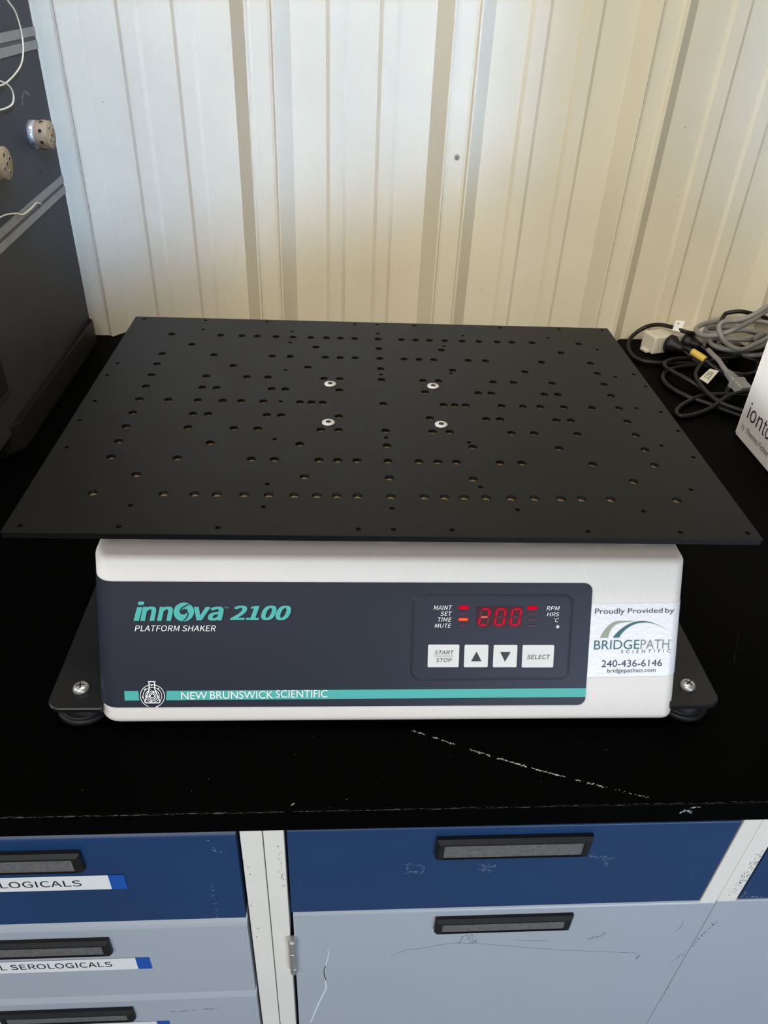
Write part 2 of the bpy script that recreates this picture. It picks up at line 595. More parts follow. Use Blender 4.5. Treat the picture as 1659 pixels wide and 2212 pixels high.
# left cabinet, a stack of drawers
LORG = (-0.36, -0.10, -0.90)
left = thing('drawer_cabinet', LORG, 'steel drawer cabinet with a blue top drawer and grey labelled drawers below', 'cabinet', group='cabinets under the worktop')
m_ = MB()
m_.box((-0.615, -0.332, -0.90), (-0.1073, 0.50, -0.0285), 'carcass_dark')
m_.build('carcass', left, LORG)
m_ = MB()
m_.box((-0.1254, YC, -0.90), (-0.1072, -0.3322, -0.0286), 'frame_white', .0008)
m_.flakes([(-0.1235, -0.07), (-0.1190, -0.14), (-0.1225, -0.24)], 26, 0.0007, 0.0022, 'dirt', ond, 21, 1.5)
m_.build('stile', left, LORG)
m_ = MB()
m_.box((-0.615, YC, -0.90), (-0.597, -0.3322, -0.0286), 'frame_white', .0008)
m_.build('stile', left, LORG)


def label_strip(par, words, xr, zt, zb, ts0, ts1, tz0, tz1, org):
    l = MB()
    y = YC - .0005
    fn = lambda x, z: (x, y, z)
    fn2 = lambda x, z: (x, y - .00025, z)
    l.poly([(xr - .20, zb), (xr, zb), (xr, zt), (xr - .20, zt)], 'label_white', fn)
    l.poly([(xr, zb), (xr + .0135, zb), (xr + .0135, zt), (xr, zt)], 'label_blue', fn)
    l.text(words, ts0, ts1, tz0, tz1, 'ink_black', fn2)
    return l.build('label_strip', par, org)


def chips_left(d):
    d.flakes([(-0.1546, -0.1134), (-0.1547, -0.1416), (-0.1541, -0.1729)], 55, 0.0005, 0.0014, 'scuff_white', ond, 31, 0.7)
    d.flakes([(-0.1545, -0.046), (-0.1456, -0.0469), (-0.1519, -0.0578), (-0.1386, -0.0631)], 12, 0.0007, 0.001, 'scuff_white', ond, 32)
    d.flakes([(-0.1652, -0.0775), (-0.1606, -0.1011)], 8, 0.0005, 0.001, 'scuff_pale', ond, 33)


def chips_grey(d):
    d.flakes([(-0.134, -0.186), (-0.134, -0.24)], 6, 0.0007, 0.0006, 'scuff_white', ond, 34)
    d.flakes([(-0.235, -0.213), (-0.230, -0.213)], 4, 0.0008, 0.0008, 'scuff_white', ond, 35)


dr = front_panel('drawer', left, -0.594, -0.1290, -0.1738, -0.0345, 'blue_paint', .0075, LORG, marks=chips_left)
dr['label'] = 'dark blue top drawer'
handle(dr, -0.395, -0.2562, -0.0802, -0.0541, LORG)
label_strip(dr, 'SEROLOGICALS', -0.2406, -0.0936, -0.1160, -0.3720, -0.2648, -0.1098, -0.1003, LORG)
dr = front_panel('drawer', left, -0.594, -0.1286, -0.3236, -0.1746, 'grey_paint', .0125, LORG, marks=chips_grey)
dr['label'] = 'upper pale grey drawer'
handle(dr, -0.395, -0.2575, -0.2263, -0.2011, LORG)
label_strip(dr, 'mL SEROLOGICALS', -0.2397, -0.2430, -0.2660, -0.3815, -0.2634, -0.2590, -0.2488, LORG)


def scuffs_grey(d):
    d.flakes([(-0.23, -0.368), (-0.165, -0.362)], 40, 0.0007, 0.0006, 'scuff_grey', ond, 36, 3)
    d.flakes([(-0.132, -0.345), (-0.128, -0.385)], 14, 0.0008, 0.002, 'scuff_grey', ond, 37)


dr = front_panel('drawer', left, -0.594, -0.1282, -0.4735, -0.3244, 'grey_paint', .0125, LORG, marks=scuffs_grey)
dr['label'] = 'lower pale grey drawer'
handle(dr, -0.395, -0.2575, -0.3730, -0.3502, LORG)
label_strip(dr, 'SEROLOGICALS', -0.2384, -0.3882, -0.4110, -0.372, -0.2634, -0.4046, -0.3945, LORG)

for zt in (-0.4743, -0.6245):
    dr = front_panel('drawer', left, -0.594, -0.1282, zt - .1492, zt, 'grey_paint', .0125, LORG)
    handle(dr, -0.395, -0.2575, zt - .0490, zt - .0262, LORG)

# middle cabinet: blue drawer over a grey door
CORG = (0.106, -0.10, -0.90)
mid = thing('base_cabinet', CORG, 'steel base cabinet with a blue drawer over a wide grey scratched door', 'cabinet', group='cabinets under the worktop')
m_ = MB()
m_.box((-0.1063, -0.332, -0.90), (0.3183, 0.50, -0.0285), 'carcass_dark')
m_.build('carcass', mid, CORG)
m_ = MB()
m_.box((-0.1063, YC, -0.90), (-0.0893, -0.3322, -0.0286), 'frame_white', .0008)
m_.flakes([(-0.0944, -0.055), (-0.0927, -0.095), (-0.0938, -0.1292)], 60, 0.0006, 0.0011, 'dirt', ond, 41, 1.4)
m_.build('stile', mid, CORG)
m_ = MB()
m_.box((0.3022, YC, -0.90), (0.3183, -0.3322, -0.0286), 'frame_white', .0008)
m_.build('stile', mid, CORG)


def residue(d):
    d.flakes([(0.0166, -0.089), (0.0306, -0.092), (0.0306, -0.102), (0.0166, -0.103), (0.0166, -0.089)], 90, 0.0008, 0.0012, 'scuff_pale', ond, 51, 1.5)
    d.flakes([(0.0777, -0.0925), (0.094, -0.0935), (0.083, -0.101), (0.092, -0.1046)], 80, 0.0007, 0.0016, 'scuff_pale', ond, 52, 1.8)
    d.flakes([(0.1764, -0.0839), (0.1905, -0.0856), (0.198, -0.088), (0.1905, -0.0886), (0.1958, -0.0994)], 80, 0.0007, 0.0012, 'scuff_pale', ond, 53, 1.8)
    d.flakes([(-0.0781, -0.1096), (-0.0755, -0.13), (-0.074, -0.147)], 40, 0.00045, 0.0015, 'scuff_pale', ond, 54)
    d.flakes([(0.2792, -0.1002), (0.2804, -0.1274)], 24, 0.0005, 0.0007, 'scuff_pale', ond, 55)
    d.flakes([(-0.0292, -0.1233), (-0.029, -0.1236)], 2, 0.0006, 0.0002, 'scuff_white', ond, 56)


dr = front_panel('drawer', mid, -0.0868, 0.3003, -0.1668, -0.0350, 'blue_paint', .0018, CORG, marks=residue)
dr['label'] = 'blue drawer with tape residue'
handle(dr, 0.0385, 0.1727, -0.0743, -0.0470, CORG)


def scratches(d):
    d.ribbon([(-0.0537, -0.2377), (-0.0525, -0.2471), (-0.0556, -0.2719)], [.0004, .0010, .0012], 'scuff_white', onf)
    d.ribbon([(-0.0556, -0.2719), (-0.0575, -0.2816), (-0.0572, -0.2916), (-0.0556, -0.3050)], [.0006, .0011, .0011, .0006], 'dirt', onf)
    d.ribbon([(-0.0563, -0.2719), (-0.0568, -0.2916), (-0.0552, -0.3227), (-0.0637, -0.3588), (-0.0690, -0.385), (-0.0731, -0.4062)], [.0006, .0010, .0018, .0020, .0018, .0014], 'scuff_white', onf)
    d.ribbon([(0.0095, -0.2553), (0.0252, -0.2439), (0.0350, -0.2432), (0.0458, -0.2408), (0.0560, -0.2365), (0.0741, -0.2334)], [.0002, .0005, .0005, .0006, .0005, .0005], 'scuff_grey', onf)
    d.ribbon([(0.0741, -0.2334), (0.0962, -0.2367), (0.1320, -0.2447), (0.1765, -0.2549), (0.2312, -0.2628), (0.2619, -0.2677), (0.2671, -0.2720)], .0004, 'scuff_grey', onf)
    d.ribbon([(0.2690, -0.2735), (0.2672, -0.2760), (0.2658, -0.2811)], .0009, 'dirt', onf)
    d.ribbon([(0.0742, -0.2352), (0.0765, -0.2330), (0.0782, -0.2208)], .0008, 'scuff_grey', onf)
    d.flakes([(0.0782, -0.2208), (0.0877, -0.2185), (0.0845, -0.226), (0.0941, -0.2340), (0.0868, -0.2342)], 50, 0.0007, 0.0010, 'scuff_grey', onf, 61, 2)
    d.flakes([(0.2057, -0.2355), (0.2112, -0.2306), (0.2175, -0.2297), (0.2207, -0.2234)], 60, 0.0006, 0.0010, 'scuff_grey', onf, 62, 1.7)
    d.ribbon([(0.132, -0.232), (0.15, -0.2345), (0.165, -0.2355)], [.0002, .0007, .0002], 'scuff_grey', onf)
    d.flakes([(0.047, -0.2455), (0.0475, -0.245)], 2, 0.001, 0.0002, 'dirt', onf, 63)
    d.flakes([(0.3060, -0.2905), (0.3155, -0.2735)], 20, 0.0006, 0.0007, 'scuff_grey', onf, 64, 2)
    d.ribbon([(0.2955, -0.2045), (0.2962, -0.2140), (0.2935, -0.2240)], .0004, 'scuff_grey', onf)


dr = front_panel('door', mid, -0.0855, 0.3179, -0.76, -0.1680, 'grey_paint', .0045, CORG, y=YC - .0005, marks=scratches)
dr['label'] = 'pale grey scratched door'
handle(dr, 0.0482, 0.1806, -0.2040, -0.1805, CORG)
hg = MB()
Mh = Matrix.Translation((-0.0872, YC - 0.0032, 0))
hg.lathe([(.0033, -.2765), (.0040, -.2755), (.0040, -.2650), (.0036, -.2645), (.0036, -.2640), (.0042, -.2635), (.0042, -.2345), (.0036, -.2340), (.0036, -.2335), (.0040, -.2330), (.0040, -.2225), (.0046, -.2215), (.0046, -.2110), (.0030, -.2095)], 'steel', 24, Mh, False)
hg.build('hinge', mid, CORG)

# right cabinet
RORG = (0.53, -0.10, -0.90)
rt = thing('base_cabinet', RORG, 'base cabinet at right edge with a dirty white stile beside its blue drawer', 'cabinet', group='cabinets under the worktop')
m_ = MB()
m_.box((0.3188, -0.332, -0.90), (0.74, 0.50, -0.0285), 'carcass_dark')
m_.build('carcass', rt, RORG)
m_ = MB()
m_.box((0.3188, YC, -0.90), (0.3378, -0.3322, -0.0286), 'frame_white', .0012)
m_.flakes([(0.3345, -0.085), (0.3330, -0.11), (0.3300, -0.155)], 190, 0.0006, 0.0024, 'dirt', ond, 71, 1.4)
m_.build('stile', rt, RORG)
m_ = MB()
m_.box((0.722, YC, -0.90), (0.74, -0.3322, -0.0286), 'frame_white', .0012)
m_.build('stile', rt, RORG)


def chips_right(d):
    d.flakes([(0.3415, -0.150), (0.3415, -0.161), (0.365, -0.163)], 30, 0.0007, 0.001, 'scuff_white', ond, 72, 1.4)


dr = front_panel('drawer', rt, 0.3395, 0.7205, -0.1662, -0.0345, 'blue_paint', .0018, RORG, marks=chips_right)
dr['label'] = 'dark blue drawer'


def scuffs_right(d):
    d.flakes([(0.3296, -0.2084), (0.3253, -0.2249), (0.3222, -0.2405), (0.3205, -0.2600)], 50, 0.0008, 0.0009, 'scuff_grey', onf, 73, 2)
    d.flakes([(0.3251, -0.3168), (0.3212, -0.3469)], 60, 0.0007, 0.0012, 'scuff_white', onf, 74)
    d.flakes([(0.3196, -0.330), (0.3196, -0.385)], 40, 0.0005, 0.0002, 'dirt', onf, 75)


dr = front_panel('door', rt, 0.3188, 0.7215, -0.76, -0.1675, 'grey_paint', .0015, RORG, y=YC - .0005, marks=scuffs_right)
dr['label'] = 'pale grey scuffed door'

# ------------------------------------------------------------------ platform shaker
shaker = thing('platform_shaker', (0, 0, 0), 'white laboratory platform shaker with a black drilled platform and red digital display', 'shaker', math.radians(-0.45))
TL = math.hypot(.0635, .13)
CA, SA = .13 / TL, .0635 / TL            # slope of the front face: rises CA, recedes SA per unit of t
XL, XR, YB = -0.2472, 0.2560, 0.272
RL, RR = 0.017, 0.010
yf = lambda z: -0.278 + (z - 0.01) * .0635 / .13


def ring(z, inset, n=6):
    x0, x1, y0, y1 = XL + inset, XR - inset, yf(z) + inset * 1.1, YB - inset
    rl, rr = max(RL - inset * .6, .002), max(RR - inset * .6, .002)
    out = []
    for cx, cy, r, a0 in ((x0 + rl, y0 + rl, rl, 180), (x1 - rr, y0 + rr, rr, 270), (x1 - rr, y1 - rr, rr, 0), (x0 + rl, y1 - rl, rl, 90)):
        for k in range(n + 1):
            a = math.radians(a0 + 90 * k / n)
            out.append((cx + r * math.cos(a), cy + r * math.sin(a), z))
    return out


hs = MB()
levels = []
rb = 0.0065
for k in range(6):
    a = math.radians(90 * k / 5)
    levels.append((0.0098 + rb * (1 - math.cos(a)), rb * (1 - math.sin(a))))
rt_ = 0.0042
levels += [(0.04, 0), (0.09, 0)]
for k in range(7):
    a = math.radians(90 * k / 6)
    levels.append((0.1420 - rt_ + rt_ * math.sin(a), rt_ * (1 - math.cos(a))))
vs, fs = [], []
for z, i in levels:
    vs += ring(z, i)
n = len(ring(0.05, 0))
for j in range(len(levels) - 1):
    for k in range(n):
        k2 = (k + 1) % n
        fs.append((j * n + k, j * n + k2, (j + 1) * n + k2, (j + 1) * n + k))
hs.add(vs, fs, 'housing_white', True)
hs.add(vs, [list(range(n))[::-1], [(len(levels) - 1) * n + k for k in range(n)]], 'housing_white', False)
ho = hs.build('housing', shaker)
ho['label'] = 'off-white textured housing'


def wrap(s, t, off=0.0):
    """point on the sloping front (s across, t up the slope), bending round its two upright corners"""
    z = 0.01 + t * CA
    y = yf(z)
    sl, sr = XL + RL, XR - RR
    if s < sl:
        a = min((sl - s) / RL, math.pi / 2)
        ex = (sl - s) - a * RL
        return (sl - RL * math.sin(a) - off * math.sin(a), y + RL * (1 - math.cos(a)) + ex - off * math.cos(a) * CA, z + off * math.cos(a) * SA)
    if s > sr:
        a = min((s - sr) / RR, math.pi / 2)
        ex = (s - sr) - a * RR
        return (sr + RR * math.sin(a) + off * math.sin(a), y + RR * (1 - math.cos(a)) + ex - off * math.cos(a) * CA, z + off * math.cos(a) * SA)
    return (s, y - off * CA, z + off * SA)


A1 = lambda s, t: wrap(s, t, 0.0009)
A2 = lambda s, t: wrap(s, t, 0.0012)
A3 = lambda s, t: wrap(s, t, 0.0015)
A4 = lambda s, t: wrap(s, t, 0.0018)

# dark control panel overlay wrapping round the left corner
cp = MB()
T0, T1, SE = 0.0164, 0.1269, 0.1744
ss = [XL + RL - RL * math.pi / 2 - 0.012] + [XL + RL - RL * math.pi / 2 * k / 8 for k in range(8, -1, -1)] + [SE - 0.007]
vs = []
for s_ in ss:
    vs += [wrap(s_, T0, .0006), wrap(s_, T1, .0006)]
cp.add(vs, [(2 * i, 2 * i + 2, 2 * i + 3, 2 * i + 1) for i in range(len(ss) - 1)], 'panel_slate', True)
end = [(SE - 0.007, T0)] + [(SE - .007 + .007 * math.sin(math.radians(a)), T0 + .007 - .007 * math.cos(math.radians(a))) for a in range(0, 91, 15)] \
    + [(SE - .007 + .007 * math.cos(math.radians(a)), T1 - .007 + .007 * math.sin(math.radians(a))) for a in range(0, 91, 15)]
cp.poly(end, 'panel_slate', lambda s, t: wrap(s, t, .0006))
# raised outline around the keypad
bz = rrect(0.0196, 0.0407, 0.1577, 0.1162, 0.0075, 6)
cp.tube([wrap(a, b, .0005) for a, b in bz], 0.0007, 'panel_slate', 8, 1, True)
bz2 = rrect(0.0212, 0.0423, 0.1561, 0.1146, 0.006, 6)
cp.tube([wrap(a, b, .0003) for a, b in bz2], 0.0005, 'panel_shade', 6, 1, True)
panel = cp.build('control_panel', shaker)
panel['label'] = 'dark slate control panel overlay'

t_ = MB()
t_.text('i', -0.2138, -0.2046, 0.0932, 0.1100, 'teal', A2, shear=0.22, fat=(.00085, .0003))
t_.text('nn', -0.2083, -0.1812, 0.0932, 0.1057, 'teal', A2, shear=0.22, fat=(.00085, .0003))
t_.poly(ellipse(-0.1723, 0.1010, 0.0086, 0.0081, 40, 0.5), 'teal', A2)
t_.poly(ellipse(-0.1723, 0.1013, 0.0032, 0.0021, 24, 0.5), 'panel_slate', A3)
t_.ribbon([(-0.1660, 0.1082), (-0.1695, 0.1070), (-0.1730, 0.1052), (-0.1752, 0.1028), (-0.1755, 0.1010), (-0.1742, 0.0998)], [.0003, .0009, .0010, .0010, .0008, .0004], 'panel_slate', A3)
t_.ribbon([(-0.1700, 0.1018), (-0.1688, 0.0998), (-0.1694, 0.0972), (-0.1712, 0.0948), (-0.1735, 0.0930)], [.0006, .0010, .0010, .0009, .0005], 'panel_slate', A3)
t_.text('va', -0.1638, -0.1393, 0.0935, 0.1057, 'teal', A2, shear=0.22, fat=(.00085, .0003))
t_.text('TM', -0.1390, -0.1356, 0.1040, 0.1056, 'teal', A2)
t_.text('2100', -0.1341, -0.0832, 0.0940, 0.1066, 'teal', A2, shear=0.26, fat=(.0009, .0003))
t_.build('model_lettering', panel)
t_ = MB()
t_.text('PLATFORM SHAKER', -0.2132, -0.1460, 0.0842, 0.0893, 'print_white', A2, shear=0.2)
t_.build('subtitle_lettering', panel)

t_ = MB()
c1, c2 = 0.0229, 0.0314
t_.poly([(-0.2238, c1), (-0.2116, c1), (-0.2120, c2), (-0.2238, c2)], 'teal', A1)
t_.poly([(-0.1892, c1), (0.1743, c1 + .0011), (0.1743, c2 + .0007), (-0.1886, c2)], 'teal', A1)
t_.text('NEW', -0.1763, -0.1544, 0.0238, 0.0304, 'print_white', A2, bold=0.012, sans=False)
t_.text('BRUNSWICK', -0.1520, -0.0985, 0.0241, 0.0310, 'print_white', A2, bold=0.012, sans=False)
t_.text('SCIENTIFIC', -0.0962, -0.0521, 0.0248, 0.0317, 'print_white', A2, bold=0.010, sans=False)
t_.build('company_stripe', panel)['label'] = 'teal stripe with white lettering'

t_ = MB()
ec = (-0.2004, 0.0270)
for r_, w_, a0, a1 in ((.0101, .00055, -75, 250), (.0078, .0005, -60, 235), (.0058, .0005, 100, 420), (.0043, .0006, 0, 360), (.0029, .0006, 0, 360), (.0017, .0006, 0, 360)):
    full = a1 - a0 >= 360
    t_.ribbon(ellipse(ec[0], ec[1], r_, r_, 48, 0, a0, a1), w_, 'print_white', A2, full)
fl = [(-0.2037, 0.0399), (-0.1975, 0.0399), (-0.1982, 0.0390), (-0.1982, 0.0335), (-0.1940, 0.0218), (-0.1948, 0.0209), (-0.2062, 0.0209), (-0.2070, 0.0218), (-0.2028, 0.0335), (-0.2028, 0.0390)]
t_.ribbon(fl, .0009, 'print_white', A3, True)
for ax, ay, an in ((-0.2005, 0.0370, 0), (-0.2062, 0.0331, 60), (-0.1950, 0.0335, -45), (-0.2083, 0.0262, 95), (-0.1968, 0.0174, 200), (-0.2028, 0.0268, 180), (-0.1992, 0.0310, 80), (-0.2014, 0.0226, 180)):
    a = math.radians(an)
    q = [(.0013, 0), (-.0008, .0009), (-.0008, -.0009)]
    t_.poly([(ax + u * math.cos(a) - v * math.sin(a), ay + u * math.sin(a) + v * math.cos(a)) for u, v in q], 'print_white', A4)
t_.build('flask_emblem', panel)['label'] = 'white line emblem of a flask in rings'

t_ = MB()
for word, a, b, c, d in (('MAINT', .0376, .0534, .1032, .1070), ('SET', .0436, .0534, .0980, .1017), ('TIME', .0416, .0533, .0928, .0964), ('MUTE', .0389, .0532, .0874, .0910)):
    t_.text(word, a, b, c, d, 'print_white', A2, shear=0.2)
t_.build('status_lettering', panel)
t_ = MB()
for word, a, b, c, d in (('RPM', .1351, .1466, .1030, .1066), ('HRS', .1357, .1465, .0977, .1012), ('C', .1432, .1465, .0924, .0959)):
    t_.text(word, a, b, c, d, 'print_white', A2, shear=0.2)
t_.ribbon(ellipse(.1424, .0957, .00035, .00035, 10), .0002, 'print_white', A2, True)
for k in range(3):
    a = math.radians(90 + 60 * k)
    t_.ribbon([(.1457 - .0017 * math.cos(a), .0883 - .0017 * math.sin(a)), (.1457 + .0017 * math.cos(a), .0883 + .0017 * math.sin(a))], .0006, 'print_white', A2)
t_.build('unit_lettering', panel)


def pill(s_, t, w_, h_, n=8):
    r = h_ / 2
    return [(s_ + w_ / 2 - r + r * math.cos(a), t + r * math.sin(a)) for a in [math.radians(-90 + 180 * k / n) for k in range(n + 1)]] + \
        [(s_ - w_ / 2 + r - r * math.cos(a), t - r * math.sin(a)) for a in [math.radians(-90 + 180 * k / n) for k in range(n + 1)]]


for s_, t, on in ((.0635, .1052, 1), (.0633, .1000, 0), (.0634, .0947, 2), (.0633, .0894, 0), (.1227, .1049, 1), (.1227, .0996, 0), (.1227, .0943, 0), (.1227, .0889, 0)):
    l_ = MB()
    sz = (.0090, .0031) if on else (.0080, .0023)
    l_.prism(pill(s_, t, *sz), .0006, .0011, 'led_off' if not on else 'led_red', lambda a, b, h: wrap(a, b, h))
    if on == 2:
        l_.poly(pill(s_, t, .0078, .0021), 'led_orange', A2)
    il = l_.build('indicator_light', shaker)
    il['label'] = ('unlit dark red indicator light', 'glowing red indicator light', 'glowing orange and red indicator light')[on]

dp = MB()
dp.poly([(.0745, .0877), (.1147, .0877), (.1147, .1062), (.0745, .1062)], 'display_dark', A1)
disp = dp.build('display', shaker)
disp['label'] = 'dark red display window reading 200'
SEG = {'2': 'abged', '0': 'abcdef'}


def digit(ch, x0, y0, wd, ht, sh):
    d = MB()
    th, g = .0016, .0005
    h2 = ht / 2
    def sg(p, q, m):
        dx, dy = q[0] - p[0], q[1] - p[1]
        L = math.hypot(dx, dy)
        ux, uy = dx / L, dy / L
        nx, ny = -uy * th / 2, ux * th / 2
        a, b = (p[0] + ux * g, p[1] + uy * g), (q[0] - ux * g, q[1] - uy * g)
        c, e = (a[0] + ux * th * .5, a[1] + uy * th * .5), (b[0] - ux * th * .5, b[1] - uy * th * .5)
        pts = [a, (c[0] - nx, c[1] - ny), (e[0] - nx, e[1] - ny), b, (e[0] + nx, e[1] + ny), (c[0] + nx, c[1] + ny)]
        d.poly([(x0 + u + v * sh, y0 + v) for u, v in pts], m, A2)
    o_ = th / 2
    E = {'a': ((0 + o_, ht - o_), (wd - o_, ht - o_)), 'b': ((wd - o_, ht - o_), (wd - o_, h2)), 'c': ((wd - o_, h2), (wd - o_, o_)), 'd': ((o_, o_), (wd - o_, o_)),
         'e': ((o_, h2), (o_, o_)), 'f': ((o_, ht - o_), (o_, h2)), 'g': ((o_, h2), (wd - o_, h2))}
    for k, (p, q) in E.items():
        on = k in SEG[ch]
        sg(p, q, 'segment_off' if not on else ('segment_hot' if k == 'g' else 'segment_on'))
    return d.build('digit', disp)


for ch, x in (('2', .0760), ('0', .0897), ('0', .1032)):
    digit(ch, x, .0890, .0090, .0158, .12)


def key(x0, x1, y0, y1, art, what):
    k = MB()
    pr = rrect(x0, y0, x1, y1, .0011, 4)
    pi = rrect(x0 + .0004, y0 + .0004, x1 - .0004, y1 - .0004, .0008, 4)
    n = len(pr)
    vs = [wrap(a, b, .0006) for a, b in pr] + [wrap(a, b, .0014) for a, b in pr] + [wrap(a, b, .0018) for a, b in pi]
    fs = [(r * n + i, r * n + (i + 1) % n, (r + 1) * n + (i + 1) % n, (r + 1) * n + i) for r in range(2) for i in range(n)]
    fs.append([2 * n + i for i in range(n)])
    k.add(vs, fs, 'key_white')
    ko = k.build('key', shaker)
    ko['label'] = what
    l_ = MB()
    art(l_, lambda s, t: wrap(s, t, .0021))
    l_.build('key_legend', ko)


def a_start(l_, fn):
    l_.text('START', .0393, .0561, .0638, .0673, 'key_ink', fn, shear=0.2)
    l_.ribbon([(.0390, .0623), (.0556, .0623)], .0003, 'key_ink', fn)
    l_.text('STOP', .0407, .0545, .0568, .0604, 'key_ink', fn, shear=0.2)


key(.0338, .0609, .0519, .0722, a_start, 'white start stop key')
key(.0654, .0862, .0518, .0720, lambda l_, fn: l_.poly([(.0714, .0576), (.0803, .0576), (.0758, .0663)], 'key_ink', fn), 'white key with an upward triangle')
key(.0907, .1115, .0517, .0718, lambda l_, fn: l_.poly([(.0964, .0659), (.1009, .0572), (.1054, .0659)], 'key_ink', fn), 'white key with a downward triangle')
key(.1160, .1438, .0514, .0717, lambda l_, fn: l_.text('SELECT', .1199, .1404, .0594, .0633, 'key_ink', fn, shear=0.2), 'white select key')

# supplier sticker at the right of the panel, its edge bent round the corner
st = MB()
tl = lambda s: (s - .1745) * .0145
ss = [.1746 + (XR - RR - .1746) * k / 6 for k in range(7)] + [XR - RR + (RR * 1.30) * k / 6 for k in range(1, 7)]
vs = []
for s_ in ss:
    for k in range(5):
        vs.append(wrap(s_, .0421 + tl(s_) + (.1085 - .0421) * k / 4, .0004))
st.add(vs, [(5 * i + k, 5 * i + 5 + k, 5 * i + 6 + k, 5 * i + 1 + k) for i in range(len(ss) - 1) for k in range(4)], 'sticker_white', True)
sto = st.build('supplier_sticker', shaker)
sto['label'] = 'glossy white supplier sticker with green arches'
t_ = MB()
S2 = lambda s, t: wrap(s, t + tl(s), .0007)
t_.text('Proudly', .1779, .2040, .0980, .1044, 'sticker_ink', S2, sans=False)
t_.text('Provided', .2068, .2375, .0998, .1042, 'sticker_ink', S2, sans=False)
t_.text('by', .2398, .2480, .0982, .1042, 'sticker_ink', S2, sans=False)
t_.text('BRIDGE', .1790, .2193, .0673, .0757, 'sticker_green', S2, bold=0.003, sans=False)
t_.text('PATH', .2203, .2460, .0673, .0757, 'sticker_gray', S2, sans=False)
t_.text('TM', .2465, .2485, .0742, .0752, 'sticker_gray', S2)
t_.text('SCIENTIFIC', .2034, .2474, .0636, .0666, 'sticker_ink', S2, spacing=2.0, sans=False)
t_.text('240-436-6146', .1868, .2408, .0511, .0575, 'sticker_ink', S2, sans=False)
t_.text('bridgepathsci.com', .1923, .2356, .0448, .0497, 'sticker_ink', S2, sans=False)


def arc_shape(x0, w0, peak, tip, m, n=24):
    """arch: thick at its left foot, thinning to the right tip"""
    up, lo = [], []
    for k in range(n + 1):
        t = k / n
        # outer quadratic-like arch
        ox = x0 + (tip[0] - x0) * (t ** 1.25)
        oy = .0779 + (peak - .0779) * math.sin(math.pi / 2 * min(1, t * 1.75)) if t * 1.75 <= 1 else peak + (tip[1] - peak) * ((t - 1 / 1.75) / (1 - 1 / 1.75)) ** 2
        wd = w0 * (1 - t) ** 1.2
        up.append((ox, oy))
        lo.append((ox + wd * (1 - .55 * min(1, t * 1.75)), oy - wd * .75 * min(1, t * 1.75) * (1.0)))
    vs = up + lo
    fs = [(i, i + 1, n + 1 + i + 1, n + 1 + i) for i in range(n)]
    t_.add(vs, fs, m, False, lambda p: S2(p[0], p[1]))


arc_shape(.1838, .0073, .0930, (.2150, .0928), 'sticker_sage')
arc_shape(.1953, .0056, .0927, (.2440, .0832), 'sticker_green')
t_.build('sticker_print', sto)

# base plate with feet and screws
bp_ = MB()
out = rrect(-0.2905, -0.2725, 0.2990, 0.2700, 0.012, 6)
inn = rrect(-0.2895, -0.2715, 0.2980, 0.2690, 0.0115, 6)
NOTCH = [(-0.2440, -1), (-0.2440, -0.2600), (0.2520, -0.2600), (0.2520, -1)]      # cut away behind the housing front
kk_ = 21      # after the front left corner
out = out[:kk_] + [(x, -0.2725 if y == -1 else y) for x, y in NOTCH] + out[kk_:]
inn = inn[:kk_] + [(x, -0.2715 if y == -1 else y) for x, y in NOTCH] + inn[kk_:]
n = len(out)
vs = [(x, y, .0205) for x, y in out] + [(x, y, .0240) for x, y in out] + [(x, y, .0250) for x, y in inn]
fs = [(r * n + i, r * n + (i + 1) % n, (r + 1) * n + (i + 1) % n, (r + 1) * n + i) for r in range(2) for i in range(n)]
fs += [list(range(n))[::-1], [2 * n + i for i in range(n)]]
bp_.add(vs, fs, 'plate_black')
bpl = bp_.build('base_plate', shaker)
bpl['label'] = 'thin black base plate'
for fx, fy in ((-.2660, -.2490), (.2745, -.2490), (-.2660, .2450), (.2745, .2450)):
    ft = MB()
    ft.lathe([(.019, 0), (.0230, .0012), (.0242, .0038), (.0236, .0066), (.0218, .0078), (.0202, .0076), (.0196, .0090), (.0188, .0204)], 'rubber', 40, Matrix.Translation((fx, fy, 0.0001)))
    ft.build('rubber_foot', shaker)
for fx, fy, an in ((-.2660, -.2506, 15), (.2748, -.2506, 40), (-.2660, .2450, 0), (.2748, .2450, 0)):
    s = MB()
    M = Matrix.Translation((fx, fy, .0250)) @ Matrix.Rotation(math.radians(an), 4, 'Z')
    s.lathe([(.0068, 0), (.0070, .0012), (.0064, .0032), (.0050, .0046), (.0026, .0053), (.0006, .0055)], 'steel', 28, M)
    for k in range(2):
        Mr = M @ Matrix.Rotation(math.radians(90 * k), 4, 'Z')
        s.box((-.0034, -.0006, .0040), (.0034, .0006, .00562), 'socket_dark', 0, 1, Mr)
    s.build('plate_screw', shaker)['label'] = 'domed steel cross-head screw'

